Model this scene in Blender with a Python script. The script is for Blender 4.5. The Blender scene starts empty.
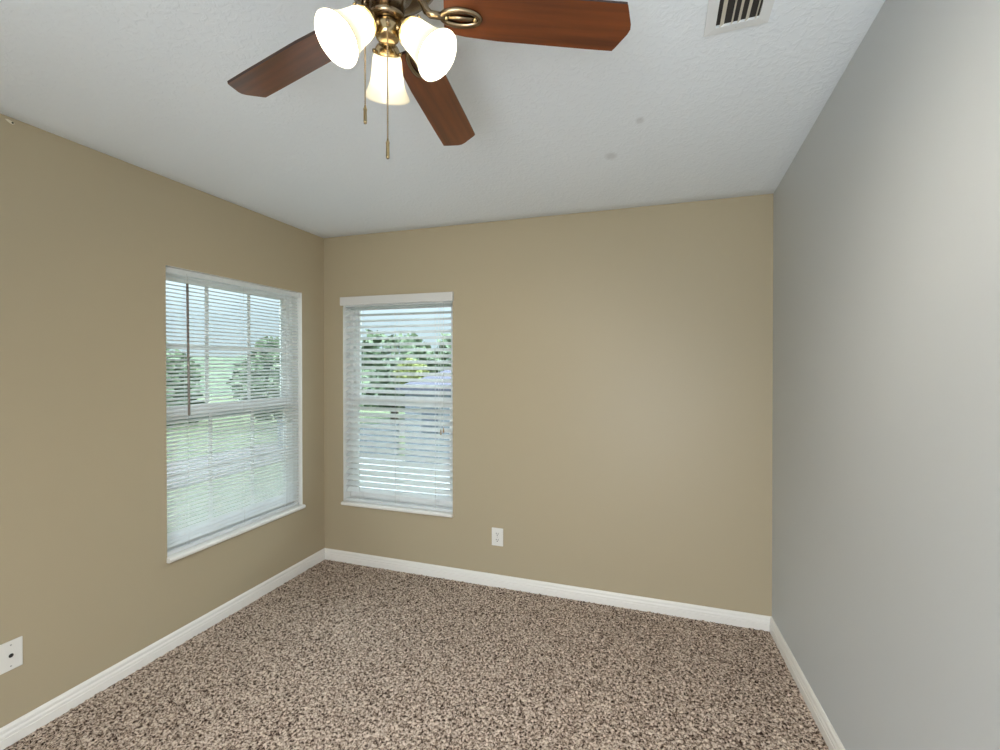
import bpy, bmesh, math, random
import numpy as np
from mathutils import Vector, Matrix

random.seed(7)
rng = np.random.default_rng(7)
S = bpy.context.scene
COL = S.collection
R = math.radians

# ------------------------------------------------------------------ camera
YAW, PITCH, ROLL, FPX = -0.3189, -0.0069, -0.0003, 464.67
CAM = Vector((2.3808, -2.9392, 1.4192))
fw = Vector((math.sin(YAW) * math.cos(PITCH), math.cos(YAW) * math.cos(PITCH), math.sin(PITCH)))
rt = fw.cross(Vector((0, 0, 1))).normalized()
up = rt.cross(fw)
r2 = rt * math.cos(ROLL) + up * math.sin(ROLL)
u2 = -rt * math.sin(ROLL) + up * math.cos(ROLL)
cam_data = bpy.data.cameras.new('camera')
cam_data.sensor_width = 36
cam_data.lens = FPX / 1000 * 36
cam_data.shift_y = 0.0007
cam_data.clip_start = 0.02
cam_data.clip_end = 500
cam = bpy.data.objects.new('camera', cam_data)
COL.objects.link(cam)
cam.matrix_world = Matrix(((r2.x, u2.x, -fw.x, CAM.x), (r2.y, u2.y, -fw.y, CAM.y), (r2.z, u2.z, -fw.z, CAM.z), (0, 0, 0, 1)))
S.camera = cam

# ------------------------------------------------------------------ sky, sun, exposure
SKY_STRENGTH = 7.5
world = bpy.data.worlds.new('sky')
S.world = world
world.use_nodes = True
wn = world.node_tree
wn.nodes.clear()
# overcast sky: bright towards the zenith, dimmer and bluer near the horizon
wtc = wn.nodes.new('ShaderNodeTexCoord')
wsep = wn.nodes.new('ShaderNodeSeparateXYZ')
wramp = wn.nodes.new('ShaderNodeValToRGB')
wramp.color_ramp.elements[0].position = 0.0
wramp.color_ramp.elements[0].color = (0.080, 0.092, 0.098, 1)
wramp.color_ramp.elements[1].position = 1.0
wramp.color_ramp.elements[1].color = (1.55, 1.66, 1.75, 1)
for pos, c_ in ((0.10, (0.090, 0.106, 0.116, 1)), (0.22, (0.16, 0.18, 0.195, 1)), (0.45, (0.78, 0.86, 0.92, 1))):
    wramp.color_ramp.elements.new(pos).color = c_
bgn = wn.nodes.new('ShaderNodeBackground')
bgn.inputs[1].default_value = SKY_STRENGTH
outw = wn.nodes.new('ShaderNodeOutputWorld')
wn.links.new(wtc.outputs['Generated'], wsep.inputs[0])
wn.links.new(wsep.outputs['Z'], wramp.inputs[0])
wn.links.new(wramp.outputs[0], bgn.inputs[0])
wn.links.new(bgn.outputs[0], outw.inputs[0])

sun_data = bpy.data.lights.new('sun', 'SUN')
sun_data.energy = 0.4
sun_data.angle = R(6)
sun_data.color = (1.0, 0.95, 0.86)
sun = bpy.data.objects.new('sun', sun_data)
COL.objects.link(sun)
sun.rotation_euler = Vector((0.5, -0.55, 0.67)).to_track_quat('Z', 'Y').to_euler()

BULB_STRENGTH = 1400.0
# added fill: daylight-coloured area light outside a made-up doorway behind the camera
fill_data = bpy.data.lights.new('added_fill_light', 'AREA')
fill_data.shape = 'RECTANGLE'
fill_data.size, fill_data.size_y = 1.25, 1.75
fill_data.energy = 61
fill_data.color = (0.90, 0.96, 1.0)
fill_light = bpy.data.objects.new('added_fill_light', fill_data)
COL.objects.link(fill_light)
fill_light.location = (2.30, -4.45, 0.90)
fill_light.rotation_euler = (R(90), 0, 0)

BULB_COLOUR = (1.0, 0.93, 0.80)

S.view_settings.view_transform = 'Standard'
S.view_settings.look = 'None'
S.view_settings.exposure = 0.27
S.view_settings.gamma = 1.0
S.view_settings.use_curve_mapping = False
S.cycles.use_denoising = True
S.cycles.max_bounces = 12
S.cycles.diffuse_bounces = 6
S.cycles.glossy_bounces = 4
S.cycles.transmission_bounces = 8
S.cycles.transparent_max_bounces = 16
S.cycles.sample_clamp_indirect = 6
S.cycles.caustics_reflective = False
S.cycles.caustics_refractive = False

# ------------------------------------------------------------------ room sizes
W = 3.013          # left wall x=0 to right wall x=W
H = 2.44
YB = -3.95         # wall behind the camera; the far wall is y=0
FX, FY = 1.802, -2.006   # ceiling fan


def dz(x, y):
    """floor and ceiling are shifted a few centimetres to make up for lens distortion"""
    a = min(max(x / W, 0), 1)
    b = min(max(-y / 2, 0), 1)
    return -0.0288 * a * (1 - b) - 0.0306 * (1 - a) * b + 0.0938 * a * b


# ------------------------------------------------------------------ materials
def pmat(name, col, rough=0.5, metal=0.0, spec=0.5, coat=0.0):
    m = bpy.data.materials.new(name)
    m.use_nodes = True
    b = m.node_tree.nodes['Principled BSDF']
    b.inputs['Base Color'].default_value = (*col, 1)
    b.inputs['Roughness'].default_value = rough
    b.inputs['Metallic'].default_value = metal
    b.inputs['Specular IOR Level'].default_value = spec
    b.inputs['Coat Weight'].default_value = coat
    return m


def nodes(m):
    return m.node_tree.nodes, m.node_tree.links, m.node_tree.nodes['Principled BSDF']


def add_bump(m, scale, strength, dist, detail=3.0, kind='noise', vec='Object', rough=0.5):
    n, l, b = nodes(m)
    tc = n.new('ShaderNodeTexCoord')
    t = n.new('ShaderNodeTexNoise')
    t.inputs['Scale'].default_value = scale
    t.inputs['Detail'].default_value = detail
    t.inputs['Roughness'].default_value = rough
    l.new(tc.outputs[vec], t.inputs['Vector'])
    bp = n.new('ShaderNodeBump')
    bp.inputs['Strength'].default_value = strength
    bp.inputs['Distance'].default_value = dist
    l.new(t.outputs['Fac'], bp.inputs['Height'])
    l.new(bp.outputs[0], b.inputs['Normal'])
    return t, bp


def mottle(m, c1, c2, scale, lo=0.35, hi=0.65, detail=3.0, vec='Object'):
    n, l, b = nodes(m)
    tc = n.new('ShaderNodeTexCoord')
    t = n.new('ShaderNodeTexNoise')
    t.inputs['Scale'].default_value = scale
    t.inputs['Detail'].default_value = detail
    r = n.new('ShaderNodeValToRGB')
    r.color_ramp.elements[0].position = lo
    r.color_ramp.elements[1].position = hi
    r.color_ramp.elements[0].color = (*c1, 1)
    r.color_ramp.elements[1].color = (*c2, 1)
    l.new(tc.outputs[vec], t.inputs['Vector'])
    l.new(t.outputs['Fac'], r.inputs[0])
    l.new(r.outputs[0], b.inputs['Base Color'])
    return r


M = {}
M['beige'] = pmat('beige_paint', (0.425, 0.358, 0.246), 0.42, spec=0.35)
add_bump(M['beige'], 260, 0.10, 0.002)
M['grey_daylight_tint'] = pmat('pale_grey_daylight_tint', (0.545, 0.565, 0.575), 0.5, spec=0.3)  # pale grey wall paint with the window daylight's cool cast mixed in
add_bump(M['grey_daylight_tint'], 260, 0.10, 0.002)
M['white_trim'] = pmat('white_gloss_trim', (0.80, 0.775, 0.735), 0.35)
M['white_vinyl'] = pmat('white_vinyl', (0.84, 0.84, 0.83), 0.4)
M['valance'] = pmat('off_white_valance', (0.64, 0.625, 0.60), 0.45)
M['reveal'] = pmat('white_reveal_paint', (0.80, 0.79, 0.76), 0.5)
M['slat'] = pmat('white_blind_slat', (0.90, 0.90, 0.89), 0.42)
_n, _l, _b = nodes(M['slat'])
_t = _n.new('ShaderNodeBsdfTranslucent'); _t.inputs[0].default_value = (0.86, 0.90, 0.93, 1)
_m = _n.new('ShaderNodeMixShader'); _m.inputs[0].default_value = 0.42
_l.new(_b.outputs[0], _m.inputs[1]); _l.new(_t.outputs[0], _m.inputs[2]); _l.new(_m.outputs[0], _n['Material Output'].inputs[0])
M['cord'] = pmat('white_cord', (0.70, 0.70, 0.68), 0.8)
M['wand'] = pmat('smoky_acrylic_wand', (0.22, 0.19, 0.17), 0.25)
M['tassel'] = pmat('wooden_tassel', (0.30, 0.19, 0.11), 0.5)
M['plate'] = pmat('ivory_plastic', (0.76, 0.74, 0.70), 0.35)
M['slot'] = pmat('dark_slot', (0.02, 0.018, 0.015), 0.7)
M['vent'] = pmat('white_enamel_vent', (0.72, 0.745, 0.765), 0.45)
M['vane'] = pmat('cream_vent_vane', (0.66, 0.62, 0.52), 0.5)
M['duct'] = pmat('dark_duct', (0.03, 0.026, 0.024), 0.8)
M['screw'] = pmat('steel_screw', (0.45, 0.44, 0.42), 0.35, metal=0.8)
M['putty'] = pmat('pale_putty', (0.72, 0.66, 0.52), 0.8)

SMUDGES = ((2.187, -0.672, 0.030, 0.036), (2.326, -0.931, 0.018, 0.026))   # two faint grey smudges
# ceiling: knock-down texture; the windows' bluish daylight cast is in the base colour
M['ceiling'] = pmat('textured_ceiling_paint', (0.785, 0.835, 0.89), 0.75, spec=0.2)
n_, l_, b_ = nodes(M['ceiling'])
tc = n_.new('ShaderNodeTexCoord')
na = n_.new('ShaderNodeTexNoise'); na.inputs['Scale'].default_value = 34; na.inputs['Detail'].default_value = 4; na.inputs['Distortion'].default_value = 1.2
ra = n_.new('ShaderNodeValToRGB'); ra.color_ramp.elements[0].position = 0.47; ra.color_ramp.elements[1].position = 0.60
l_.new(tc.outputs['Object'], na.inputs['Vector']); l_.new(na.outputs['Fac'], ra.inputs[0])
bp = n_.new('ShaderNodeBump'); bp.inputs['Strength'].default_value = 0.2; bp.inputs['Distance'].default_value = 0.006
l_.new(ra.outputs[0], bp.inputs['Height']); l_.new(bp.outputs[0], b_.inputs['Normal'])

mixc = n_.new('ShaderNodeMix'); mixc.data_type = 'RGBA'
mixc.inputs[6].default_value = b_.inputs['Base Color'].default_value[:]
mixc.inputs[7].default_value = (0.50, 0.52, 0.55, 1)
geo = n_.new('ShaderNodeNewGeometry')
prev = None
for sx, sy, srx, sry in SMUDGES:
    sub = n_.new('ShaderNodeVectorMath'); sub.operation = 'SUBTRACT'; sub.inputs[1].default_value = (sx, sy, 0)
    mul = n_.new('ShaderNodeVectorMath'); mul.operation = 'MULTIPLY'; mul.inputs[1].default_value = (1 / srx, 1 / sry, 0)
    ln = n_.new('ShaderNodeVectorMath'); ln.operation = 'LENGTH'
    mr = n_.new('ShaderNodeMapRange'); mr.inputs[1].default_value = 0.5; mr.inputs[2].default_value = 1.2; mr.inputs[3].default_value = 0.45; mr.inputs[4].default_value = 0.0
    l_.new(geo.outputs['Position'], sub.inputs[0]); l_.new(sub.outputs[0], mul.inputs[0]); l_.new(mul.outputs[0], ln.inputs[0]); l_.new(ln.outputs['Value'], mr.inputs[0])
    if prev is None:
        prev = mr.outputs[0]
    else:
        mxx = n_.new('ShaderNodeMath'); mxx.operation = 'MAXIMUM'; l_.new(prev, mxx.inputs[0]); l_.new(mr.outputs[0], mxx.inputs[1]); prev = mxx.outputs[0]
l_.new(prev, mixc.inputs[0]); l_.new(mixc.outputs[2], b_.inputs['Base Color'])

# carpet: two-tone twisted pile
M['carpet'] = pmat('speckled_brown_carpet', (0.3, 0.24, 0.2), 0.95, spec=0.1)
n_, l_, b_ = nodes(M['carpet'])
tc = n_.new('ShaderNodeTexCoord')
na = n_.new('ShaderNodeTexNoise'); na.inputs['Scale'].default_value = 100; na.inputs['Detail'].default_value = 2.0; na.inputs['Roughness'].default_value = 0.6; na.inputs['Distortion'].default_value = 0.6
ra = n_.new('ShaderNodeValToRGB')
e = ra.color_ramp.elements
e[0].position = 0.37; e[0].color = (0.032, 0.017, 0.012, 1)
e[1].position = 0.62; e[1].color = (0.76, 0.64, 0.535, 1)
k = e.new(0.44); k.color = (0.25, 0.180, 0.138, 1)
k = e.new(0.525); k.color = (0.50, 0.395, 0.325, 1)
l_.new(tc.outputs['Object'], na.inputs['Vector']); l_.new(na.outputs['Fac'], ra.inputs[0])
l_.new(ra.outputs[0], b_.inputs['Base Color'])
bp = n_.new('ShaderNodeBump'); bp.inputs['Strength'].default_value = 0.7; bp.inputs['Distance'].default_value = 0.01
l_.new(na.outputs['Fac'], bp.inputs['Height']); l_.new(bp.outputs[0], b_.inputs['Normal'])

# fan
M['blade_edge'] = pmat('dark_blade_edge', (0.03, 0.012, 0.008), 0.4)
M['brass'] = pmat('antique_brass', (0.46, 0.35, 0.19), 0.20, metal=1.0)
M['brass_dark'] = pmat('aged_brass', (0.27, 0.20, 0.125), 0.24, metal=1.0)
M['blade'] = pmat('cherry_wood', (0.2, 0.06, 0.02), 0.32, coat=0.6)
n_, l_, b_ = nodes(M['blade'])
b_.inputs['Coat Roughness'].default_value = 0.22
tc = n_.new('ShaderNodeTexCoord'); mp = n_.new('ShaderNodeMapping'); mp.inputs['Scale'].default_value = (2.2, 38, 38)
na = n_.new('ShaderNodeTexNoise'); na.inputs['Scale'].default_value = 1.0; na.inputs['Detail'].default_value = 5
ra = n_.new('ShaderNodeValToRGB')
ra.color_ramp.elements[0].position = 0.3; ra.color_ramp.elements[0].color = (0.070, 0.017, 0.0035, 1)
ra.color_ramp.elements[1].position = 0.72; ra.color_ramp.elements[1].color = (0.185, 0.047, 0.009, 1)
l_.new(tc.outputs['Object'], mp.inputs[0]); l_.new(mp.outputs[0], na.inputs['Vector']); l_.new(na.outputs['Fac'], ra.inputs[0]); l_.new(ra.outputs[0], b_.inputs['Base Color'])

# frosted glass shade
m = bpy.data.materials.new('frosted_glass'); m.use_nodes = True
n_, l_ = m.node_tree.nodes, m.node_tree.links
n_.clear()
o_ = n_.new('ShaderNodeOutputMaterial')
tr = n_.new('ShaderNodeBsdfTranslucent'); tr.inputs[0].default_value = (0.95, 0.92, 0.83, 1)
df = n_.new('ShaderNodeBsdfDiffuse'); df.inputs[0].default_value = (0.90, 0.87, 0.78, 1)
gl = n_.new('ShaderNodeBsdfGlossy'); gl.inputs[1].default_value = 0.15
m1 = n_.new('ShaderNodeMixShader'); m1.inputs[0].default_value = 0.42
m2 = n_.new('ShaderNodeMixShader'); m2.inputs[0].default_value = 0.05
l_.new(tr.outputs[0], m1.inputs[1]); l_.new(df.outputs[0], m1.inputs[2])
l_.new(m1.outputs[0], m2.inputs[1]); l_.new(gl.outputs[0], m2.inputs[2]); l_.new(m2.outputs[0], o_.inputs[0])
M['shade'] = m
m = bpy.data.materials.new('lit_bulb'); m.use_nodes = True
n_, l_, b_ = nodes(m)
b_.inputs['Emission Color'].default_value = (*BULB_COLOUR, 1)
b_.inputs['Emission Strength'].default_value = BULB_STRENGTH
M['bulb'] = m

# window glass: thin clear pane
m = bpy.data.materials.new('clear_glass'); m.use_nodes = True
n_, l_ = m.node_tree.nodes, m.node_tree.links
n_.clear()
o_ = n_.new('ShaderNodeOutputMaterial')
tp = n_.new('ShaderNodeBsdfTransparent'); tp.inputs[0].default_value = (0.90, 0.95, 0.95, 1)
gl = n_.new('ShaderNodeBsdfGlossy'); gl.inputs[1].default_value = 0.02
fr = n_.new('ShaderNodeFresnel'); fr.inputs[0].default_value = 1.3
mx = n_.new('ShaderNodeMixShader')
l_.new(fr.outputs[0], mx.inputs[0]); l_.new(tp.outputs[0], mx.inputs[1]); l_.new(gl.outputs[0], mx.inputs[2]); l_.new(mx.outputs[0], o_.inputs[0])
M['glass'] = m

# outdoors
M['grass'] = pmat('lawn', (0.049, 0.077, 0.036), 0.95, spec=0.1)
mottle(M['grass'], (0.053, 0.077, 0.039), (0.097, 0.118, 0.069), 1.3)
M['leaf'] = pmat('green_leaves', (0.067, 0.114, 0.046), 0.6, spec=0.3)
mottle(M['leaf'], (0.056, 0.086, 0.048), (0.118, 0.166, 0.091), 3.0)
M['leaf_lime'] = pmat('yellow_green_leaves', (0.169, 0.195, 0.059), 0.6, spec=0.3)
M['leaf_pale'] = pmat('pale_blossom_leaves', (0.186, 0.186, 0.174), 0.7)
M['bark'] = pmat('tree_bark', (0.16, 0.12, 0.09), 0.9)
M['shingle'] = pmat('slate_blue_shingles', (0.066, 0.068, 0.088), 0.9, spec=0.1)
mottle(M['shingle'], (0.057, 0.059, 0.081), (0.075, 0.077, 0.101), 6.0)
M['siding'] = pmat('pale_blue_siding', (0.113, 0.127, 0.146), 0.8)
M['bounce_slab'] = pmat('added_slab_grey', (0.22, 0.22, 0.22), 0.8)  # for the unseen slab added outside the made-up doorway
M['concrete'] = pmat('pale_concrete', (0.150, 0.153, 0.160), 0.9)
M['road'] = pmat('grey_asphalt', (0.060, 0.058, 0.060), 0.9)
M['house_white'] = pmat('white_house_paint', (0.194, 0.194, 0.189), 0.8)
M['dark_glass'] = pmat('dark_window_glass', (0.06, 0.07, 0.09), 0.1)
M['hill'] = pmat('wooded_hill', (0.059, 0.083, 0.054), 1.0, spec=0.0)
mottle(M['hill'], (0.063, 0.087, 0.063), (0.099, 0.124, 0.085), 0.5)


# ------------------------------------------------------------------ mesh helpers (all in world coordinates)
class MB:
    def __init__(self):
        self.v, self.f, self.mi, self.sm = [], [], [], []

    def add(self, vs, fs, mi=0, smooth=False):
        o = len(self.v)
        self.v += [tuple(p) for p in vs]
        for f in fs:
            self.f.append([i + o for i in f]); self.mi.append(mi); self.sm.append(smooth)
        return self

    def box(self, x0, x1, y0, y1, z0, z1, mi=0):
        vs = [(x, y, z) for z in (z0, z1) for y in (y0, y1) for x in (x0, x1)]
        fs = [(0, 2, 3, 1), (4, 5, 7, 6), (0, 1, 5, 4), (2, 6, 7, 3), (0, 4, 6, 2), (1, 3, 7, 5)]
        return self.add(vs, fs, mi)

    def quad(self, a, b, c, d, mi=0):
        return self.add([a, b, c, d], [(0, 1, 2, 3)], mi)

    def sweep(self, path, radius, n=10, cap=True, smooth=True, mi=0, closed=False):
        """tube along a polyline; radius may be a list"""
        P = [Vector(p) for p in path]
        N = len(P)
        rad = radius if isinstance(radius, (list, tuple)) else [radius] * N
        prev = None
        rings = []
        for i in range(N):
            if closed:
                t = (P[(i + 1) % N] - P[i - 1]).normalized()
            else:
                t = (P[min(i + 1, N - 1)] - P[max(i - 1, 0)]).normalized()
            if prev is None:
                a = Vector((0, 0, 1)) if abs(t.z) < 0.9 else Vector((1, 0, 0))
                u = t.cross(a).normalized()
            else:
                u = (prev - t * prev.dot(t)).normalized()
            prev = u
            w = t.cross(u)
            rings.append([P[i] + (u * math.cos(2 * math.pi * k / n) + w * math.sin(2 * math.pi * k / n)) * rad[i] for k in range(n)])
        vs = [p for r in rings for p in r]
        fs = []
        for i in range(N if closed else N - 1):
            j = (i + 1) % N
            for k in range(n):
                k2 = (k + 1) % n
                fs.append((i * n + k, i * n + k2, j * n + k2, j * n + k))
        self.add(vs, fs, mi, smooth)
        if cap and not closed:
            self.add(rings[0], [tuple(range(n))][::-1], mi)
            self.add(rings[-1], [tuple(range(n))], mi)
        return self

    def lathe(self, origin, axis, profile, n=32, mi=0, smooth=True):
        """profile: list of (distance along axis, radius)"""
        o = Vector(origin); a = Vector(axis).normalized()
        h = Vector((0, 0, 1)) if abs(a.z) < 0.9 else Vector((1, 0, 0))
        u = a.cross(h).normalized(); w = a.cross(u)
        vs, fs = [], []
        for s, r in profile:
            for k in range(n):
                t = 2 * math.pi * k / n
                vs.append(o + a * s + (u * math.cos(t) + w * math.sin(t)) * max(r, 1e-5))
        for i in range(len(profile) - 1):
            for k in range(n):
                k2 = (k + 1) % n
                fs.append((i * n + k, i * n + k2, (i + 1) * n + k2, (i + 1) * n + k))
        return self.add(vs, fs, mi, smooth)

    def build(self, name, mats, parent=None, warp=False, smooth_angle=None, bevel=0.0):
        if not isinstance(mats, (list, tuple)):
            mats = [mats]
        vs = [(x, y, z + dz(x, y)) for x, y, z in self.v] if warp else self.v
        root = Vector((0, 0, 0))
        q = parent
        while q is not None:
            root = root + q.location
            q = q.parent
        if parent is None:
            A = np.array(vs)
            lo, hi = A.min(0), A.max(0)
            root = Vector(((lo[0] + hi[0]) / 2, (lo[1] + hi[1]) / 2, lo[2]))
        me = bpy.data.meshes.new(name)
        me.from_pydata([(x - root.x, y - root.y, z - root.z) for x, y, z in vs], [], self.f)
        for mm in mats:
            me.materials.append(mm)
        for p, i, s in zip(me.polygons, self.mi, self.sm):
            p.material_index = i
            p.use_smooth = s
        me.update()
        bm = bmesh.new(); bm.from_mesh(me)
        bmesh.ops.remove_doubles(bm, verts=bm.verts, dist=1e-6)
        bmesh.ops.recalc_face_normals(bm, faces=bm.faces)
        bm.to_mesh(me); bm.free()
        o = bpy.data.objects.new(name, me)
        COL.objects.link(o)
        if parent is None:
            o.location = root
        else:
            o.parent = parent
        if bevel:
            b = o.modifiers.new('bevel', 'BEVEL'); b.width = bevel; b.segments = 2; b.limit_method = 'ANGLE'
        return o


def tag(o, label=None, cat=None, group=None, kind=None):
    if label: o['label'] = label
    if cat: o['category'] = cat
    if group: o['group'] = group
    if kind: o['kind'] = kind
    return o


def empty(name, loc):
    o = bpy.data.objects.new(name, None)
    o.empty_display_size = 0.05
    COL.objects.link(o)
    o.location = loc
    return o


# ------------------------------------------------------------------ window sizes
LW = dict(a0=-1.207, a1=-0.233, z0=0.462, z1=1.990)     # in the left wall (a = y)
BW = dict(a0=0.172, a1=1.066, z0=0.438, z1=1.955)       # in the back wall (a = x)
WT = 0.15                                                # wall thickness


def wall_with_hole(name, P, w, a_lo, a_hi, z_lo, z_hi, breaks=()):
    """P(a, depth, z) -> world; depth 0 is the room face"""
    mb = MB()
    A = sorted(set([a_lo, w['a0'], w['a1'], a_hi, *breaks]))
    Z = [z_lo, w['z0'], w['z1'], z_hi]
    for d in (0.0, WT):
        for i in range(len(A) - 1):
            for j in range(3):
                mid = (A[i] + A[i + 1]) / 2
                if j == 1 and w['a0'] < mid < w['a1']:
                    continue
                mb.quad(P(A[i], d, Z[j]), P(A[i + 1], d, Z[j]), P(A[i + 1], d, Z[j + 1]), P(A[i], d, Z[j + 1]))
    c = [(w['a0'], w['z0']), (w['a1'], w['z0']), (w['a1'], w['z1']), (w['a0'], w['z1'])]
    for i in range(4):
        (p, q), (r, s) = c[i], c[(i + 1) % 4]
        mb.quad(P(p, 0, q), P(r, 0, s), P(r, WT, s), P(p, WT, q), 1)
    mb.quad(P(a_lo, 0, z_lo), P(a_lo, WT, z_lo), P(a_lo, WT, z_hi), P(a_lo, 0, z_hi))
    mb.quad(P(a_hi, 0, z_lo), P(a_hi, WT, z_lo), P(a_hi, WT, z_hi), P(a_hi, 0, z_hi))
    for z in (z_lo, z_hi):
        for i in range(len(A) - 1):
            mb.quad(P(A[i], 0, z), P(A[i + 1], 0, z), P(A[i + 1], WT, z), P(A[i], WT, z))
    o = mb.build(name, [M['beige'], M['reveal']], warp=True)
    return tag(o, kind='structure')


PL = lambda a, d, z: (-d, a, z)
PB = lambda a, d, z: (a, d, z)
wall_with_hole('wall_left', PL, LW, YB, 0.0, -0.05, H + 0.02, breaks=(-2.0,))
wall_with_hole('wall_back', PB, BW, -WT, W + WT, -0.05, H + 0.02, breaks=(0.0, W))
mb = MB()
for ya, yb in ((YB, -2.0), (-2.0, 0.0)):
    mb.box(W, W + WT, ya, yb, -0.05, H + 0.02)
tag(mb.build('wall_right', M['grey_daylight_tint'], warp=True), kind='structure')
# wall behind the camera with a made-up doorway added to let the fill light in
DX0, DX1, DH = 1.60, 2.93, 2.05
mb = MB()
mb.box(-WT, DX0, YB - WT, YB, -0.12, H + 0.12); mb.box(DX1, W + WT, YB - WT, YB, -0.12, H + 0.12); mb.box(DX0, DX1, YB - WT, YB, DH, H + 0.12)
tag(mb.build('wall_front', M['beige']), kind='structure')
tag(MB().box(-0.4, W + 0.4, YB - WT - 3.0, YB - WT, -0.22, -0.06).build('added_bounce_slab', M['bounce_slab']), kind='structure')  # unseen slab added beyond the doorway to bounce light into the room
mb = MB()
mb.box(DX0 - .06, DX0, YB, YB + .016, 0.03, DH + .06); mb.box(DX1, DX1 + .06, YB, YB + .016, 0.03, DH + .06); mb.box(DX0, DX1, YB, YB + .016, DH, DH + .06)
tag(mb.build('trim_1', M['white_trim']), kind='structure')  # casing around the added doorway

# ceiling slab
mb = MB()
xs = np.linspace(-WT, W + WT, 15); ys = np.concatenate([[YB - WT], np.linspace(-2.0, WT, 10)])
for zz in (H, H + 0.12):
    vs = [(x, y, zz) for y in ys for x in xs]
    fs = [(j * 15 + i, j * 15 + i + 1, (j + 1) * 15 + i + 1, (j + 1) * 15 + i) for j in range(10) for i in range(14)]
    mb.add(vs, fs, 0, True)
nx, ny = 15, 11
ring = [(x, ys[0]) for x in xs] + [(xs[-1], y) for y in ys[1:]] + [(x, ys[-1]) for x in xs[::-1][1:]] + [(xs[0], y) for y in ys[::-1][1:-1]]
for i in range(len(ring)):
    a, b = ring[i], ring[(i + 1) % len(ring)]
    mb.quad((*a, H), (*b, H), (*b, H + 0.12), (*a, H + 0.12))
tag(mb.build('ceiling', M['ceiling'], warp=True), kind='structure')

# floor: wall-to-wall carpet with a real tufted surface
gx, gy = 0.0055, 0.0055
X = np.arange(0, W + 1e-6, gx); X[-1] = W
Y = np.arange(YB, 1e-6, gy); Y[-1] = 0
nx, ny = len(X), len(Y)
hgt = rng.random((ny, nx))
sm = (hgt + np.roll(hgt, 1, 0) + np.roll(hgt, 1, 1) + np.roll(np.roll(hgt, 1, 0), 1, 1)) / 4
sm = (sm - 0.5) * 0.020
GX, GY = np.meshgrid(X, Y)
jx = (rng.random((ny, nx)) - 0.5) * gx * 0.7
jy = (rng.random((ny, nx)) - 0.5) * gy * 0.7
jx[:, 0] = jx[:, -1] = 0; jy[0] = jy[-1] = 0
a = np.clip(GX / W, 0, 1); b = np.clip(-GY / 2, 0, 1)
DZ = -0.0288 * a * (1 - b) - 0.0306 * (1 - a) * b + 0.0938 * a * b
V = np.stack([GX + jx, GY + jy, DZ + sm], -1).reshape(-1, 3)
idx = np.arange(nx * ny).reshape(ny, nx)
F = np.stack([idx[:-1, :-1], idx[:-1, 1:], idx[1:, 1:], idx[1:, :-1]], -1).reshape(-1, 4)
nv = len(V)
under = [(0, YB, -0.12), (W, YB, -0.12), (W, 0, -0.12), (0, 0, -0.12)]
me = bpy.data.meshes.new('floor')
me.vertices.add(nv + 4)
me.vertices.foreach_set('co', np.concatenate([V, np.array(under)]).ravel())
F2 = np.concatenate([F, [[nv + 3, nv + 2, nv + 1, nv]]])
me.loops.add(F2.size)
me.loops.foreach_set('vertex_index', F2.ravel().astype(np.int32))
me.polygons.add(len(F2))
me.polygons.foreach_set('loop_start', np.arange(0, F2.size, 4, dtype=np.int32))
me.polygons.foreach_set('use_smooth', np.ones(len(F2), dtype=bool))
me.materials.append(M['carpet'])
me.update(); me.validate()
fl = bpy.data.objects.new('floor', me)
COL.objects.link(fl)
tag(fl, kind='structure')

# baseboards: moulded profile (distance from wall, height)
BPROF = [(0, 0.0), (0.015, 0.0), (0.015, 0.036), (0.0115, 0.0375), (0.0115, 0.041), (0.0140, 0.0425), (0.0135, 0.050), (0.0095, 0.056), (0.0088, 0.060), (0.0112, 0.062), (0.0105, 0.070), (0.006, 0.078), (0.003, 0.081), (0.0, 0.081)]


def baseboard(name, start, end, inward, m0=0.0, m1=0.0):
    mb = MB()
    s, e, n = Vector(start), Vector(end), Vector(inward)
    d = (e - s).normalized()
    L = (e - s).length
    k = 24
    for i in range(k):
        rows = []
        for t in (i / k, (i + 1) / k):
            row = []
            for q, z in BPROF:
                t2 = t * L + (q * m0 if t == 0 else 0) - (q * m1 if t == 1 else 0)
                p = s + d * t2 + n * q
                row.append((p.x, p.y, z))
            rows.append(row)
        m_ = len(BPROF)
        mb.add(rows[0] + rows[1], [(j, j + 1, m_ + j + 1, m_ + j) for j in range(m_ - 1)])
    for t, row_t in ((0, m0), (1, m1)):
        pts = []
        for q, z in BPROF:
            t2 = (q * m0) if t == 0 else L - q * m1
            p = s + d * t2 + n * q
            pts.append((p.x, p.y, z))
        mb.add(pts, [tuple(range(len(pts)))])
    tag(mb.build(name, M['white_trim'], warp=True), kind='structure')


baseboard('baseboard_left', (0, YB, 0), (0, 0, 0), (1, 0, 0), 0, 1)
baseboard('baseboard_back', (0, 0, 0), (W, 0, 0), (0, -1, 0), 1, 1)
baseboard('baseboard_right', (W, 0, 0), (W, YB, 0), (-1, 0, 0), 1, 0)


# ------------------------------------------------------------------ windows (frame, sashes, panes, sill)
def pbox(mb, P, a0, a1, d0, d1, z0, z1, mi=0):
    c = [P(a, d, z) for z in (z0, z1) for d in (d0, d1) for a in (a0, a1)]
    return mb.add(c, [(0, 2, 3, 1), (4, 5, 7, 6), (0, 1, 5, 4), (2, 6, 7, 3), (0, 4, 6, 2), (1, 3, 7, 5)], mi)


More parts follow.
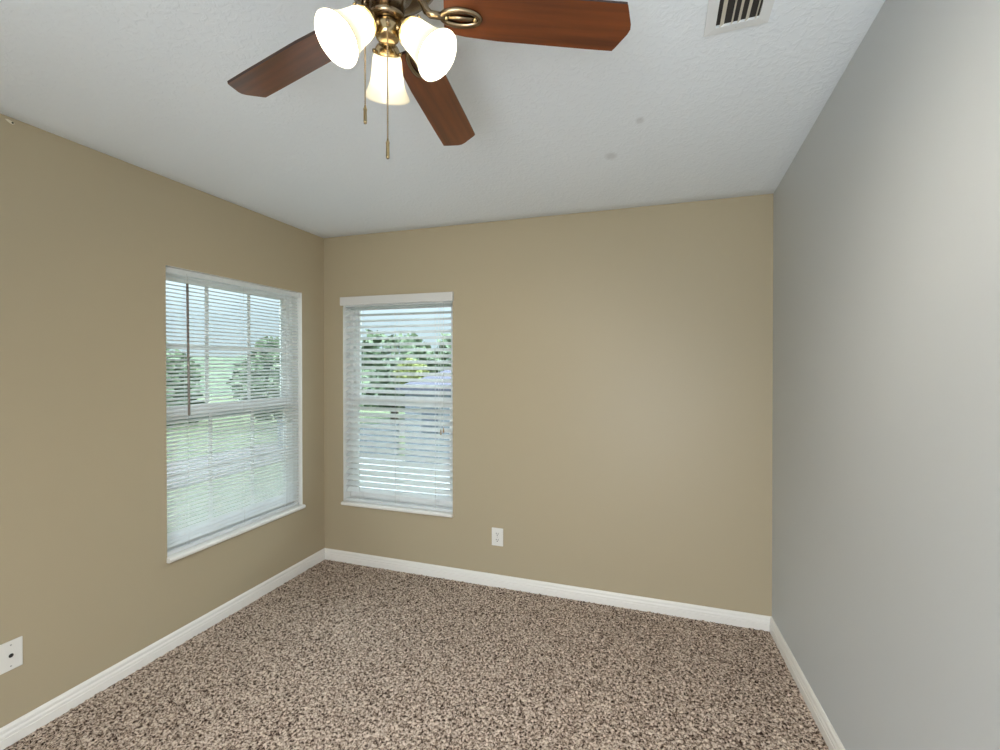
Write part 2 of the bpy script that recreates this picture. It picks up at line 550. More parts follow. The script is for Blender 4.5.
def window(name, P, w, zmid, cols, lab, meet=0.02):
    a0, a1, z0, z1 = w['a0'] + .001, w['a1'] - .001, w['z0'], w['z1'] - .001
    c = P((a0 + a1) / 2, 0.1, z0)
    root = empty(name, (c[0], c[1], c[2] + dz(c[0], c[1])))
    tag(root, lab, 'window', kind='structure')
    zs = z0 + 0.018                                     # top of the sill board
    mb = MB(); fd0, fd1, fwid = 0.085, 0.145, 0.028
    pbox(mb, P, a0, a0 + fwid, fd0, fd1, zs, z1); pbox(mb, P, a1 - fwid, a1, fd0, fd1, zs, z1)
    pbox(mb, P, a0 + fwid, a1 - fwid, fd0, fd1, z1 - .018, z1); pbox(mb, P, a0 + fwid, a1 - fwid, fd0, fd1, zs, zs + fwid)
    mb.build('window_frame', M['white_vinyl'], root, warp=True)
    for nm, lo, hi, d0 in (('upper_sash', zmid - meet, z1 - .018, 0.115), ('lower_sash', zs + fwid, zmid + meet + 0.008, 0.090)):
        st, d1 = 0.034, d0 + 0.024
        l, r = a0 + fwid, a1 - fwid
        mb = MB()
        pbox(mb, P, l, l + st, d0, d1, lo, hi); pbox(mb, P, r - st, r, d0, d1, lo, hi)
        mrail = 0.045 + (meet - 0.02) * 0.6
        rail = mrail if nm == 'upper_sash' else 0.045
        trail = 0.030 if nm == 'upper_sash' else mrail
        pbox(mb, P, l + st, r - st, d0, d1, lo, lo + rail); pbox(mb, P, l + st, r - st, d0, d1, hi - trail, hi)
        sash = mb.build(nm, M['white_vinyl'], root, warp=True)
        mb = MB()
        pbox(mb, P, l + st, r - st, d0 + .008, d0 + .014, lo + rail, hi - trail)
        mb.build('pane', M['glass'], sash, warp=True)
        if cols:
            mb = MB()
            for a in cols:
                pbox(mb, P, a - .011, a + .011, d0 + .002, d0 + .0075, lo + rail, hi - trail)
            zc = (lo + rail + hi - trail) / 2
            A = [l + st] + [q for q in cols] + [r - st]
            for i in range(len(A) - 1):
                pbox(mb, P, A[i] + (.011 if i else 0), A[i + 1] - (.011 if i < len(A) - 2 else 0), d0 + .002, d0 + .0075, zc - .011, zc + .011)
            mb.build('muntin', M['white_vinyl'], sash, warp=True)
    # sill board with small rounded nose into the room
    mb = MB()
    e_ = 0.004
    prof = [(0.085, 0.0), (0.0005, 0.0), (0.0005, -0.006), (-0.020, -0.006), (-0.026, 0.000), (-0.026, 0.011), (-0.020, 0.018), (0.085, 0.018)]
    k = len(prof)
    def ends(a):
        return [P(a, d, z0 + z) for d, z in prof]
    la, ra_ = a0, a1
    mb.add(ends(la) + ends(ra_), [(j, (j + 1) % k, k + (j + 1) % k, k + j) for j in range(k)] + [tuple(range(k)), tuple(range(2 * k - 1, k - 1, -1))])
    for s0, s1 in ((a0 - e_, a0), (a1, a1 + e_)):        # small horns past the opening
        pr = prof[1:7]
        pr = [(-0.0005, 0.0)] + [(-0.0005, -0.006)] + prof[3:7] + [(-0.0005, 0.018)]
        kk = len(pr)
        ea = [P(s0, d, z0 + z) for d, z in pr]; eb = [P(s1, d, z0 + z) for d, z in pr]
        mb.add(ea + eb, [(j, (j + 1) % kk, kk + (j + 1) % kk, kk + j) for j in range(kk)] + [tuple(range(kk)), tuple(range(2 * kk - 1, kk - 1, -1))])
    mb.build('window_sill', M['white_trim'], root, warp=True)
    return root


window('window_1', PL, LW, 1.203, (-0.879, -0.579), 'left wall window with white grid bars in both sashes', 0.042)
window('window_2', PB, BW, 1.215, (), 'back wall window with two plain sashes and no grid bars')


# ------------------------------------------------------------------ blinds
def slats_mesh(P, a0, a1, zs, depth_c, width, tilt, thick, crown):
    """curved slats: room-side edge low by tilt"""
    mb = MB()
    n = 4
    for z in zs:
        top, bot = [], []
        for i in range(n + 1):
            t = i / n - 0.5
            y = crown * (1 - (2 * t) ** 2)
            dd = t * width * math.cos(tilt) - y * math.sin(tilt)
            zz = t * width * math.sin(tilt) + y * math.cos(tilt)
            top.append((depth_c + dd, z + zz + thick / 2)); bot.append((depth_c + dd, z + zz - thick / 2))
        prof = top + bot[::-1]
        k = len(prof)
        L = [P(a0, d, zz) for d, zz in prof]; Rr = [P(a1, d, zz) for d, zz in prof]
        mb.add(L + Rr, [(j, (j + 1) % k, k + (j + 1) % k, k + j) for j in range(k)] + [tuple(range(k)), tuple(range(2 * k - 1, k - 1, -1))], 0, False)
    return mb


# left: one-inch mini blind
a0, a1 = LW['a0'] + .008, LW['a1'] - .008
c = PL((a0 + a1) / 2, 0.03, LW['z1'] - 0.03)
root = tag(empty('window_blind', (c[0], c[1], c[2] + dz(c[0], c[1]))), 'white mini blind of narrow slats in the left wall window with grid bars', 'blind', 'lowered window blinds')
top = LW['z1'] - 0.004
DC = 0.030
mb = MB(); pbox(mb, PL, a0, a1, DC - 0.013, DC + 0.013, top - 0.027, top)
pbox(mb, PL, a0 - .0005, a0 + .018, DC - 0.0145, DC + 0.014, top - 0.029, top + .001)
pbox(mb, PL, a1 - .018, a1 + .0005, DC - 0.0145, DC + 0.014, top - 0.029, top + .001)
mb.build('headrail', M['slat'], root, warp=True)
zb = LW['z0'] + 0.018 + 0.012
z = top - 0.045
zs = []
while z > zb + 0.022:
    zs.append(z); z -= 0.0208
slats_mesh(PL, a0 + .004, a1 - .004, zs, DC, 0.0250, R(23), 0.0005, 0.0018).build('slats', M['slat'], root, warp=True)
mb = MB(); pbox(mb, PL, a0 + .004, a1 - .004, DC - 0.012, DC + 0.012, zb - 0.010, zb + 0.008)
mb.build('bottom_rail', M['slat'], root, warp=True, bevel=0.003)
for a in (-1.075, -0.715, -0.365):
    for d in (DC - .0135, DC + .0135):
        mb = MB(); mb.sweep([PL(a, d, top - .027), PL(a, d, zb + .008)], 0.0009, 6)
        mb.build('ladder_cord', M['cord'], root, warp=True)
mb = MB()
mb.sweep([PL(-1.084, DC - 0.0155, top - 0.02), PL(-1.084, DC - 0.021, top - 0.035), PL(-1.084, DC - 0.021, top - 0.055)], 0.0016, 6)
mb.build('wand_hook', M['cord'], root, warp=True)
mb = MB()
mb.sweep([PL(-1.084, DC - 0.021, 1.915), PL(-1.080, DC - 0.025, 1.208), PL(-1.080, DC - 0.025, 1.204)], [0.0066, 0.0066, 0.004], 6)
tag(mb.build('tilt_wand', M['wand'], root, warp=True), 'smoky brown tilt wand')

# back: two-inch blind with valance
a0, a1 = BW['a0'] + .006, BW['a1'] - .006
c = PB((a0 + a1) / 2, 0.03, BW['z1'] - 0.03)
root = tag(empty('window_blind', (c[0], c[1], c[2] + dz(c[0], c[1]))), 'white two inch blind under a flat valance in the back wall window', 'blind', 'lowered window blinds')
DC = 0.036
top = BW['z1'] - 0.004
mb = MB(); pbox(mb, PB, a0, a1, DC - 0.024, DC + 0.024, top - 0.04, top)
mb.build('headrail', M['slat'], root, warp=True)
mb = MB()
va0, va1, vz0, vz1 = 0.160, 1.075, 1.920, 1.982
pbox(mb, PB, va0, va1, -0.022, -0.010, vz0, vz1)
pbox(mb, PB, va0, va0 + .010, -0.010, -0.0006, vz0, vz1)
pbox(mb, PB, va1 - .010, va1, -0.010, -0.0006, vz0, vz1)
mb.build('valance', M['valance'], root, warp=True, bevel=0.002)
zb = BW['z0'] + 0.018 + 0.010
z = top - 0.058
zs = []
while z > zb + 0.035:
    zs.append(z); z -= 0.0435
slats_mesh(PB, a0 + .003, a1 - .003, zs, DC, 0.050, R(25), 0.0028, 0.0008).build('slats', M['slat'], root, warp=True)
mb = MB(); pbox(mb, PB, a0 + .003, a1 - .003, DC - 0.025, DC + 0.025, zb - 0.008, zb + 0.010)
mb.build('bottom_rail', M['slat'], root, warp=True, bevel=0.003)
for a in (0.305, 0.61, 0.93):
    for d in (DC - .027, DC + .027):
        mb = MB(); mb.sweep([PB(a, d, top - .04), PB(a, d, zb + .010)], 0.0011, 6)
        mb.build('ladder_cord', M['cord'], root, warp=True)
for a, zt in ((0.975, 0.998), (0.995, 1.012)):
    mb = MB(); mb.sweep([PB(a, DC - .030, top - .04), PB(a, DC - .032, zt + .03)], 0.0012, 6)
    lc = mb.build('lift_cord', M['cord'], root, warp=True)
    mb = MB(); mb.lathe(PB(a, DC - .032, zt + .034), (0, 0, -1), [(0, 0.001), (0, 0.003), (0.02, 0.005), (0.034, 0.0065), (0.038, 0.004), (0.038, 0.0)], 12)
    tag(mb.build('tassel', M['tassel'], lc, warp=True), 'brown wooden tassel')

# ------------------------------------------------------------------ wall plates
ox, oz = 1.3935, 0.334
root = empty('power_outlet', (ox, -0.004, oz + dz(ox, 0)))
tag(root, 'white duplex power outlet on the back wall above the baseboard', 'outlet')
mb = MB(); pbox(mb, PB, ox - .040, ox + .040, -0.007, -0.0005, oz - .0595, oz + .0595)
mb.build('cover_plate', M['plate'], root, warp=True, bevel=0.003)
for s in (1, -1):
    mb = MB(); zc = oz + s * 0.0205
    pts = []
    for k in range(24):
        t = 2 * math.pi * k / 24
        pts.append((max(-.0165, min(.0165, .0175 * math.cos(t))), max(-.0135, min(.0135, .0175 * math.sin(t)))))
    f0 = [PB(ox + x, -0.0066, zc + z_) for x, z_ in pts]; f1 = [PB(ox + x, -0.0088, zc + z_) for x, z_ in pts]
    mb.add(f0 + f1, [(k, (k + 1) % 24, 24 + (k + 1) % 24, 24 + k) for k in range(24)] + [tuple(range(24, 48))])
    rec = mb.build('receptacle', M['plate'], root, warp=True)
    mb = MB()
    pbox(mb, PB, ox - .0080, ox - .0050, -0.0095, -0.0086, zc - .001, zc + .008)
    pbox(mb, PB, ox + .0050, ox + .0080, -0.0095, -0.0086, zc - .001, zc + .007)
    mb.lathe(PB(ox, -0.0086, zc - .0075), (0, -1, 0), [(0, .0032), (0.0009, .0032), (0.0009, 0)], 12)
    tag(mb.build('slot', M['slot'], rec, warp=True), 'dark plug slots')
mb = MB(); mb.lathe(PB(ox, -0.0068, oz), (0, -1, 0), [(0, .0032), (.0012, .0030), (.0016, 0)], 12)
mb.build('screw', M['screw'], root, warp=True)

py, pz = -1.825, 0.345
root = empty('cable_wall_plate', (0.004, py, pz + dz(0, py)))
tag(root, 'blank ivory wall plate with one dark cable hole on the left wall', 'wall plate')
mb = MB(); pbox(mb, PL, py - .0365, py + .0365, -0.007, -0.0005, pz - .0575, pz + .0575)
mb.build('cover_plate', M['plate'], root, warp=True, bevel=0.003)
mb = MB(); mb.lathe(PL(py, -0.0066, pz), (1, 0, 0), [(0, .0115), (.0012, .0115), (.0012, .0078), (.0006, .0078)], 20)
ringo = mb.build('cable_hole_rim', M['plate'], root, warp=True)
mb = MB(); mb.lathe(PL(py, -0.0066, pz), (1, 0, 0), [(0, .0080), (.0010, .0080), (.0010, 0)], 20)
tag(mb.build('cable_hole', M['slot'], root, warp=True), 'dark round cable hole')
for s in (1, -1):
    mb = MB(); mb.lathe(PL(py, -0.0066, pz + s * .041), (1, 0, 0), [(0, .0034), (.0012, .0031), (.0016, 0)], 12)
    mb.build('screw', M['screw'], root, warp=True)

# small leftover hook hole with filler near the ceiling
mb = MB()
pts = [(-.016, .004), (-.008, .007), (.002, .0045), (.010, .003), (.013, -.003), (.006, -.008), (-.002, -.006), (-.010, -.001)]
f0 = [PL(-1.812 + x, -0.0003, 2.424 + z_) for x, z_ in pts]; f1 = [PL(-1.812 + x * .8, -0.0025, 2.424 + z_ * .8) for x, z_ in pts]
mb.add(f0 + f1, [(k, (k + 1) % 8, 8 + (k + 1) % 8, 8 + k) for k in range(8)] + [tuple(range(8, 16))])
hk = tag(mb.build('filler_patch', M['putty'], warp=True), 'tiny dab of pale filler with a nail hole high on the left wall', 'wall patch')
mb = MB(); mb.lathe(PL(-1.806, -0.0022, 2.4225), (1, 0, 0), [(0, .0035), (.0008, .0035), (.0008, 0)], 12)
mb.build('nail_hole', M['slot'], hk, warp=True)

# ------------------------------------------------------------------ ceiling vent
vx0, vx1, vy0, vy1 = 2.529, 2.708, -1.705, -1.342
zc = H
root = empty('ceiling_vent', ((vx0 + vx1) / 2, (vy0 + vy1) / 2, H + dz(2.62, -1.5)))
tag(root, 'white ceiling air vent with long curved vanes near the right wall', 'vent')
mb = MB(); t = 0.030
def vframe(x0, x1, y0, y1, z_out, z_in, w_):
    o = [(x0, y0), (x1, y0), (x1, y1), (x0, y1)]
    i_ = [(x0 + w_, y0 + w_), (x1 - w_, y0 + w_), (x1 - w_, y1 - w_), (x0 + w_, y1 - w_)]
    for k in range(4):
        k2 = (k + 1) % 4
        A, B, C, D = o[k], o[k2], i_[k2], i_[k]
        lo = [(*A, z_out), (*B, z_out), (*C, z_in), (*D, z_in)]
        hi = [(*A, H - .0006), (*B, H - .0006), (*C, H - .0006), (*D, H - .0006)]
        mb.add(lo + hi, [(0, 1, 2, 3), (0, 1, 5, 4), (2, 3, 7, 6)])
vframe(vx0, vx1, vy0, vy1, H - .0075, H - .0095, t)
mb.build('vent_frame', M['vent'], root, warp=True)
mb = MB(); mb.box(vx0 + t, vx1 - t, vy0 + t, vy1 - t, H - .0020, H - .0008)
tag(mb.build('duct_opening', M['duct'], root, warp=True), 'dark duct opening')
iw0, iw1 = vx0 + t, vx1 - t
for xc, wd, tl in ((iw0 + .017, .020, 58), (iw0 + .045, .020, 76), (iw0 + .064, .020, 68), (iw0 + .086, .020, 64), (iw0 + .110, .020, 78)):
    mb = MB(); P0, P1 = [], []
    nseg = 5
    for i in range(nseg + 1):
        s = i / nseg - .5
        ang = R(tl) + s * .35
        P0.append((xc + s * wd * math.cos(R(tl)) * 1.05, H - .0098 + (s + .5) * .0068))
    prof = P0 + [(x + .0012, z_ + .0004) for x, z_ in P0[::-1]]
    k = len(prof)
    L = [(x, vy0 + t, z_) for x, z_ in prof]; Rr = [(x, vy1 - t, z_) for x, z_ in prof]
    mb.add(L + Rr, [(j, (j + 1) % k, k + (j + 1) % k, k + j) for j in range(k)] + [tuple(range(k)), tuple(range(2 * k - 1, k - 1, -1))])
    mb.build('vane', M['vane'], root, warp=True)
for yy in (vy1 - .014, vy0 + .014):
    mb = MB(); mb.lathe(((vx0 + vx1) / 2, yy, H - .0068), (0, 0, -1), [(0, .0035), (.0014, .003), (.0018, 0)], 12)
    mb.build('screw', M['screw'], root, warp=True)

# ------------------------------------------------------------------ ceiling fan
ZB = 2.25                                   # blade plane
ZC = H + dz(FX, FY)
fan = empty('ceiling_fan', (FX, FY, ZC))
tag(fan, 'brass ceiling fan with five cherry wood blades and three lit glass shades', 'ceiling fan')
O = (FX, FY, 0)
def fl_(name, prof, mat, n=48, parent=fan):
    mb = MB(); mb.lathe(O, (0, 0, 1), prof, n); return mb.build(name, mat, parent)
fl_('canopy', [(ZC, 0.0), (ZC, .072), (ZC - .012, .072), (ZC - .03, .064), (ZC - .052, .040), (ZC - .056, .018), (ZC - .056, 0)], M['brass'])
fl_('downrod', [(ZC - .056, .0125), (2.395, .0125)], M['brass'], 20)
fl_('motor_housing', [(2.402, 0), (2.402, .03), (2.397, .055), (2.385, .095), (2.368, .112), (2.352, .116), (2.346, .112), (2.340, .116), (2.322, .116), (2.316, .110), (2.304, .100), (2.296, .072), (2.292, .05), (2.292, 0)], M['brass_dark'])
# switch housing (two stages, ring between)
sw = fl_('switch_housing', [(2.292, .058), (2.286, .056), (2.282, .040), (2.233, .0395), (2.229, .0425), (2.224, .0435), (2.219, .042), (2.2155, .036), (2.2150, .029)], M['brass_dark'])
kit = fl_('light_kit_body', [(2.2153, .0), (2.2153, .0275), (2.212, .0283), (2.200, .0286), (2.190, .0280), (2.183, .0255), (2.179, .018), (2.1775, .008), (2.177, 0)], M['brass'])
# blades + irons
PH = 0.2193; RT = 0.573; WB = 0.0572; TX, TY = 0.0178, -0.0556
A0 = 2.9299
def fpt(ang, al, ac, h=0.0):
    """point at radius al, offset ac across the blade (blade pitched), h above its mid surface"""
    x = math.cos(ang) * al - math.sin(ang) * (ac * math.cos(PH) + h * math.sin(PH))
    y = math.sin(ang) * al + math.cos(ang) * (ac * math.cos(PH) + h * math.sin(PH))
    z_ = -ac * math.sin(PH) + h * math.cos(PH) + TX * x + TY * y
    return (FX + x, FY + y, ZB + z_)
R0 = 0.128
outline = [(R0 + .010, -.043), (R0, -.032), (R0, .032), (R0 + .010, .043), (R0 + .05, .0495), (R0 + .13, .0545), (RT - .10, WB), (RT - .0271, WB), (RT - .022, WB * .86), (RT - .012, WB * .52), (RT - .003, WB * .22), (RT, 0.0),
           (RT - .003, -WB * .22), (RT - .012, -WB * .52), (RT - .022, -WB * .86), (RT - .0271, -WB), (RT - .10, -WB), (R0 + .13, -.0545), (R0 + .05, -.0495)]
for k in range(5):
    ang = A0 - k * R(72)
    # local frame so that the grain runs along the blade
    mb = MB(); n = len(outline); th = .0036
    mb.v = []
    lo = [(x, y, -th) for x, y in outline]; hi = [(x, y, th) for x, y in outline]
    ins = 0.0015
    mb.add(lo + hi, [(j, (j + 1) % n, n + (j + 1) % n, n + j) for j in range(n)], 1)
    mb.add(lo, [tuple(range(n))[::-1]]); mb.add(hi, [tuple(range(n))])
    me_o = MB(); me_o.v, me_o.f, me_o.mi, me_o.sm = mb.v, mb.f, mb.mi, mb.sm
    bl = me_o.build('blade', [M['blade'], M['blade_edge']], None)
    # undo the centring of a parentless build, then stand the blade in the fan
    off = bl.location.copy()
    for v in bl.data.vertices:
        v.co += off
    bx = Vector(fpt(ang, 1, 0)) - Vector(fpt(ang, 0, 0)); by = Vector(fpt(ang, 0, 1)) - Vector(fpt(ang, 0, 0))
    bx.normalize(); by = (by - bx * by.dot(bx)).normalized(); bz = bx.cross(by)
    o0 = Vector((FX, FY, ZB)) - Vector(fan.location)
    bl.parent = fan
    bl.matrix_local = Matrix(((bx.x, by.x, bz.x, o0.x), (bx.y, by.y, bz.y, o0.y), (bx.z, by.z, bz.z, o0.z), (0, 0, 0, 1)))
    # iron: curved arm from the motor to a double loop under the blade root
    mb = MB()
    hb = -.0085
    s0 = Vector((FX + math.cos(ang) * .066, FY + math.sin(ang) * .066, 2.297))
    s1 = Vector((FX + math.cos(ang) * .080, FY + math.sin(ang) * .080, 2.270))
    s2 = Vector(fpt(ang, .098, 0, hb + .003)); s3 = Vector(fpt(ang, .130, 0, hb))
    mb.sweep([s0, s0.lerp(s1, .5) + Vector((0, 0, -.003)), s1, s1.lerp(s2, .45) + Vector((0, 0, -.006)), s2, s3], [.0105, .010, .0095, .009, .0085, .008], 12)
    LA, LB_, LC = .0440, .0170, .167
    ring = [fpt(ang, LC + LA * math.cos(2 * math.pi * q / 36), LB_ * math.sin(2 * math.pi * q / 36), hb) for q in range(36)]
    mb.sweep(ring, .0066, 10, closed=True)
    mb.sweep([fpt(ang, LC - LA + .003, 0, hb), fpt(ang, LC + LA - .003, 0, hb)], .0052, 10)
    iron = mb.build('blade_iron', M['brass_dark'], fan)
    for rr in (.134, .200):
        mb = MB(); p = fpt(ang, rr, 0, hb - .003); q = fpt(ang, rr, 0, hb - .009)
        mb.lathe(p, Vector(q) - Vector(p), [(0, .0055), (.003, .005), (.005, .002), (.005, 0)], 12)
        mb.build('screw', M['brass'], iron)

# three light arms: cup, bell shade, bulb
SH = [(0.000, .0235), (0.002, .0290), (0.006, .0325), (0.014, .0345), (0.030, .0362), (0.046, .0382), (0.060, .0410), (0.072, .0450), (0.082, .0497), (0.090, .0540), (0.0945, .0560)]
for k, deg in enumerate((121.8, 241.8, 1.8)):
    a = R(deg); tl = R(42.5) if k == 1 else R(45)
    dirv = Vector((math.cos(a) * math.sin(tl), math.sin(a) * math.sin(tl), -math.cos(tl)))
    neck = Vector((FX + math.cos(a) * .056, FY + math.sin(a) * .055, 2.193 if k == 1 else 2.188))
    mb = MB()
    st = Vector((FX + math.cos(a) * .020, FY + math.sin(a) * .020, 2.212))
    mb.sweep([st, st.lerp(neck, .4) + Vector((0, 0, .003)), neck - dirv * .022], .0085, 14)
    mb.build('light_arm', M['brass'], fan)
    mb = MB()
    mb.lathe(neck, dirv, [(-.030, 0), (-.030, .009), (-.028, .0115), (-.022, .0150), (-.021, .0170), (-.015, .0215), (-.014, .0235), (-.007, .0280), (.000, .0312), (.003, .0322), (.0035, .0312), (.000, .029)], 36)
    cup = mb.build('shade_cup', M['brass'], fan)
    for q in range(3):
        u = dirv.cross(Vector((0, 0, 1))).normalized(); w = dirv.cross(u)
        t_ = R(120 * q + 30); d_ = u * math.cos(t_) + w * math.sin(t_)
        mb = MB(); mb.lathe(neck + dirv * -.003 + d_ * .0285, d_, [(0, .002), (.005, .002), (.005, .0045), (.009, .0045), (.009, 0)], 10)
        mb.build('thumb_screw', M['brass'], cup)
    mb = MB()
    th = .0022
    mb.lathe(neck + dirv * .003, dirv, SH + [(SH[-1][0] + .0008, SH[-1][1] - th * .5)] + [(s - .0003, r_ - th) for s, r_ in SH[::-1]], 48)
    shd = mb.build('lamp_shade', M['shade'], fan)
    tag(shd, 'frosted white glass bell shade, lit')
    mb = MB()
    mb.lathe(neck + dirv * .004, dirv, [(0.0, .0125), (.012, .0125), (.020, .0150), (.030, .0195), (.040, .0215), (.050, .0205), (.058, .0160), (.063, .0090), (.065, 0)], 24)
    tag(mb.build('light_bulb', M['bulb'], fan), 'glowing warm white bulb')

# pull chains: beaded, each ending in a brass fob
def chain(name, x, y, ztop, zfob, zend):
    mb = MB(); z_ = ztop; step = .0046
    while z_ > zfob:
        for (sx, sr) in ((0, .0021),):
            mb.lathe((x, y, z_ + .0021), (0, 0, -1), [(0, 0), (.0006, .0015), (.0021, .0021), (.0036, .0015), (.0042, 0)], 6)
        z_ -= step
    mb.sweep([(x, y, ztop), (x, y, zfob)], .0006, 5)
    ch = mb.build(name, M['brass_dark'], fan)
    mb = MB()
    mb.lathe((x, y, zfob + .004), (0, 0, -1), [(0, 0), (0, .0022), (.005, .0025), (.0065, .0042), (.010, .0042), (.0115, .0036), (zfob - zend, .0040), (zfob - zend + .003, .003), (zfob - zend + .003, 0)], 14)
    mb.build('chain_fob', M['brass'], ch)
    return ch
c1 = (FX + math.cos(R(-58)) * .036, FY + math.sin(R(-58)) * .036)
chain('pull_chain', c1[0], c1[1], 2.196, 1.932, 1.892)
mb = MB(); mb.sweep([(FX + math.cos(R(-58)) * .027, FY + math.sin(R(-58)) * .027, 2.201), (c1[0], c1[1], 2.201), (c1[0], c1[1], 2.191)], .0036, 10)
mb.build('chain_guide', M['brass_dark'], fan)
c2 = (FX + math.cos(R(205)) * .050, FY + math.sin(R(205)) * .050)
chain('pull_chain', c2[0], c2[1], 2.262, 2.022, 1.985)
mb = MB(); mb.sweep([(FX + math.cos(R(205)) * .038, FY + math.sin(R(205)) * .038, 2.267), (c2[0], c2[1], 2.267), (c2[0], c2[1], 2.257)], .0034, 10)
mb.build('chain_guide', M['brass_dark'], fan)

# ------------------------------------------------------------------ outdoors (seen through the blinds from the upper floor)
ZG = -3.0
mb = MB()
nn = 40
gxs = np.linspace(-130, 40, nn); gys = np.linspace(-60, 130, nn)
mb.add([(x, y, ZG) for y in gys for x in gxs], [(j * nn + i, j * nn + i + 1, (j + 1) * nn + i + 1, (j + 1) * nn + i) for j in range(nn - 1) for i in range(nn - 1)])
tag(mb.build('lawn_ground', M['grass']), 'green lawn below the windows', 'lawn', kind='structure')


def slab(name, pts, mat, lab, cat, z0=ZG, h=0.03):
    mb = MB(); n = len(pts)
    mb.add([(x, y, z0 + .002) for x, y in pts] + [(x, y, z0 + h) for x, y in pts], [(j, (j + 1) % n, n + (j + 1) % n, n + j) for j in range(n)] + [tuple(range(n, 2 * n))])
    return tag(mb.build(name, mat), lab, cat, kind='structure')


slab('driveway', [(-10.5, 12.2), (0.5, 12.2), (0.5, 17.3), (-9.4, 17.3), (-9.4, 17.85), (-17.7, 17.85)], M['concrete'], 'pale concrete driveway below the back window', 'driveway')
slab('road', [(-20, -60), (-15, -60), (-15, 110), (-20, 110)], M['road'], 'grey road across the lawn outside the left window', 'road')

# neighbouring house with slate roof
root = tag(empty('neighbour_house', (-5.6, 20, ZG)), 'pale blue neighbouring house with slate roof beyond the back window', 'house')
hx0, hx1, hy0, hy1 = -9.6, -1.0, 17.0, 25.0
MB().box(hx0 + .35, hx1 - .35, hy0 + .35, hy1 - .35, ZG + .005, 0.55).build('wall', M['siding'], root)
mb = MB()
ez, rz = 0.55, 2.55
e_ = [(hx0, hy0), (hx1, hy0), (hx1, hy1), (hx0, hy1)]
rg = [(hx0 + 4.0, (hy0 + hy1) / 2), (hx1 - 4.0, (hy0 + hy1) / 2)]
vs = [(x, y, ez) for x, y in e_] + [(x, y, ez + .16) for x, y in e_] + [(x, y, rz) for x, y in rg]
mb.add(vs, [(0, 1, 2, 3), (0, 1, 5, 4), (1, 2, 6, 5), (2, 3, 7, 6), (3, 0, 4, 7), (4, 5, 9, 8), (6, 7, 8, 9), (7, 4, 8), (5, 6, 9)])
mb.build('roof', M['shingle'], root)
for x0 in (-8.4, -5.6):
    mb = MB(); mb.box(x0, x0 + 1.1, hy0 + .29, hy0 + .345, -1.6, -0.2)
    wf = mb.build('window', M['house_white'], root)
    mb = MB(); mb.box(x0 + .08, x0 + 1.02, hy0 + .27, hy0 + .288, -1.52, -0.28)
    mb.build('pane', M['dark_glass'], wf)

# low garden wall / fence left of it
root = tag(empty('garden_fence', (-14, 18, ZG)), 'pale board fence beside the neighbouring house', 'fence')
mb = MB()
for i in range(28):
    x = -17.6 + i * .27
    mb.box(x, x + .25, 17.9, 17.93, ZG + .05, ZG + 1.75)
mb.build('board_panel', M['siding'], root)
for i in range(4):
    MB().box(-17.7 + i * 2.53, -17.58 + i * 2.53, 17.94, 18.06, ZG + .004, ZG + 1.85).build('post', M['siding'], root)

# white house across the road (left window)
root = tag(empty('distant_house', (-31, -1, ZG)), 'low white house across the road outside the left window', 'house')
MB().box(-35, -27, -7.0, 2.0, ZG + .005, ZG + 2.6).build('wall', M['house_white'], root)
mb = MB()
vs = [(-35.5, -7.5, ZG + 2.6), (-26.5, -7.5, ZG + 2.6), (-26.5, 2.5, ZG + 2.6), (-35.5, 2.5, ZG + 2.6), (-31, -4.0, ZG + 4.4), (-31, -1.0, ZG + 4.4)]
mb.add(vs, [(0, 1, 2, 3), (0, 1, 4), (1, 2, 5, 4), (2, 3, 5), (3, 0, 4, 5)])
mb.build('roof', M['shingle'], root)
for y0 in (-5.5, -1.5):
    MB().box(-26.99, -26.93, y0, y0 + 1.3, ZG + .9, ZG + 2.1).build('window', M['dark_glass'], root)

# wooded hill
mb = MB()
for (cx0, cy0, cx1, cy1, hh) in ((-120, 75, 40, 105, 9.0), (-110, -60, -75, 100, 9.0)):
    nu, nv_ = 40, 8
    vs = []
    for j in range(nv_):
        for i in range(nu):
            u, v = i / (nu - 1), j / (nv_ - 1)
            x = cx0 + (cx1 - cx0) * (u if cx1 - cx0 > cy1 - cy0 else v)
            y = cy0 + (cy1 - cy0) * (v if cx1 - cx0 > cy1 - cy0 else u)
            z_ = ZG - .1 + hh * math.sin(math.pi * v) ** .7 * (0.75 + .25 * math.sin(5.1 * u + 1)) + random.uniform(-.4, .4) * math.sin(math.pi * v)
            vs.append((x, y, z_))
    mb.add(vs, [(j * nu + i, j * nu + i + 1, (j + 1) * nu + i + 1, (j + 1) * nu + i) for j in range(nv_ - 1) for i in range(nu - 1)], 0, True)
tag(mb.build('hills', M['hill']), 'low wooded hills along the horizon', 'hills', kind='structure')


def foliage(cx, cy, cz, rx, rz_, n, size):
    mb = MB()
    for _ in range(n):
        d = Vector((random.gauss(0, 1), random.gauss(0, 1), random.gauss(0, 1))).normalized()
        rr = random.uniform(.55, 1.0) ** .5
        lump = 1 + .18 * math.sin(5 * d.x + 3 * d.z + cx) * math.cos(4 * d.y + cy)
        p = Vector((cx + d.x * rx * rr * lump, cy + d.y * rx * rr * lump, cz + d.z * rz_ * rr * lump))
        u = Vector((random.gauss(0, 1), random.gauss(0, 1), random.gauss(0, 1))).normalized()
        w = u.orthogonal().normalized()
        s = size * random.uniform(.6, 1.3)
        mb.add([p - u * s, p + w * s * .5, p + u * s, p - w * s * .5], [(0, 1, 2, 3)])
    return mb


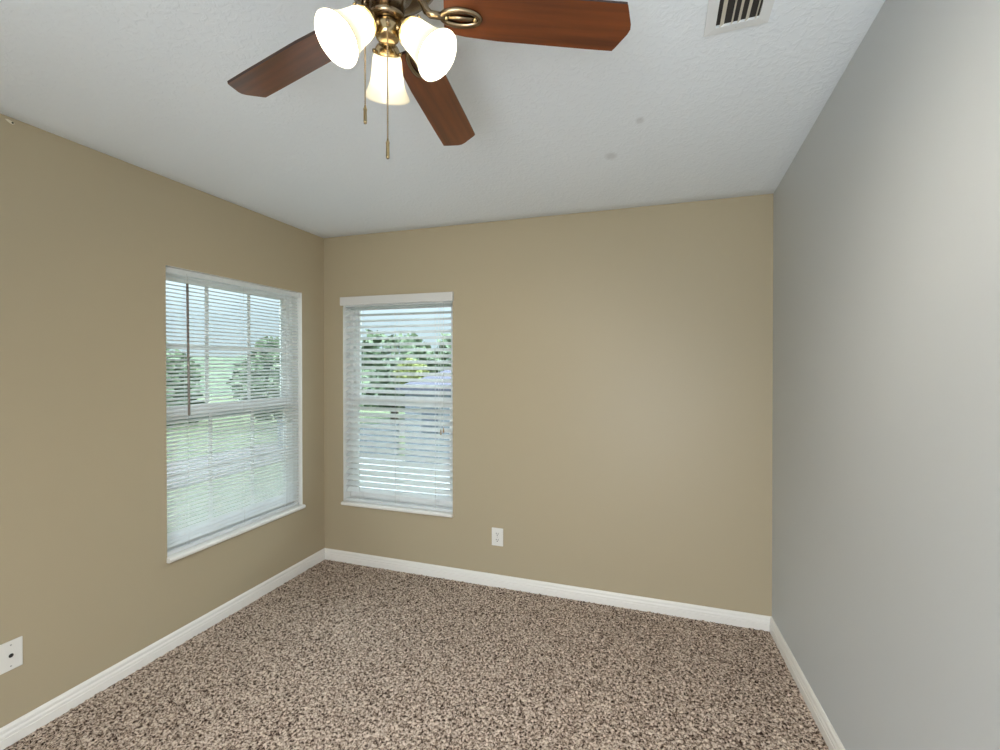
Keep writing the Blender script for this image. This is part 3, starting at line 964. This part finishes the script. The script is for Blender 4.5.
def tree(name, x, y, r, h, mat, lab, cat='tree', group=None, n=1500, trunk=True):
    root = empty(name, (x, y, ZG))
    tag(root, lab, cat, group)
    cz = ZG + h - r * .95
    foliage(x, y, cz, r, r * .95, n, r * .12).build('foliage', mat, root)
    mb = MB(); mb.sweep([(x, y, ZG + .005), (x + .05, y, (ZG + cz) / 2), (x, y, cz)], [r * .10, r * .08, r * .05], 8)
    mb.build('trunk', M['bark'], root)


tree('broadleaf_tree', -14.2, 27.0, 1.15, 5.4, M['leaf_lime'], 'yellow green tree beside the left end of the slate roof')
for i, (x, y, r_, h) in enumerate(((-18.2, 22.0, 2.9, 6.4), (-26, 27, 3.2, 6.9), (-12.5, 33.5, 3.2, 8.0), (-20.5, 35, 3.9, 8.2))):
    tree('broadleaf_tree', x, y, r_, h, M['leaf'], ['mid green tree behind the board fence near the house', 'broad green tree behind the left end of the fence', 'green tree just behind the slate roofed house', 'large green tree far behind the fence'][i], group='trees beyond the back window')
for i, (x, y, r_, h) in enumerate(((-23, 5.5, 2.6, 5.6), (-25, 12.5, 3.0, 6.3), (-40, 3, 4.0, 7.2), (-42, 14, 4.2, 7.6), (-41, -8.5, 4.2, 7.4), (-38, 24, 4.6, 7.4))):
    tree('broadleaf_tree', x, y, r_, h, M['leaf'], ['round green tree just past the road', 'taller green tree just past the road', 'green tree behind the white house', 'large green tree far right of the white house', 'large green tree far left behind the white house', 'broad green tree at the far right of the left window'][i], group='trees outside the left window')
root = tag(empty('blossom_bush', (-8.2, 3.4, ZG)), 'pale blossoming bush on the lawn outside the left window', 'bush')
foliage(-8.2, 3.4, ZG + .85, .9, .8, 900, .11).build('foliage', M['leaf_pale'], root)
MB().sweep([(-8.2, 3.4, ZG + .004), (-8.2, 3.4, ZG + .8)], [.08, .05], 8).build('stem', M['bark'], root)
for i, (x, y) in enumerate(((-11, -0.2), (-12.5, 1.6))):
    root = tag(empty('green_bush', (x, y, ZG)), ['round green bush on the lawn nearer the window', 'round green bush by the road edge'][i], 'bush', 'bushes on the lawn')
    foliage(x, y, ZG + .9, 1.0, .85, 900, .12).build('foliage', M['leaf'], root)
    MB().sweep([(x, y, ZG + .004), (x, y, ZG + .8)], [.08, .05], 8).build('stem', M['bark'], root)
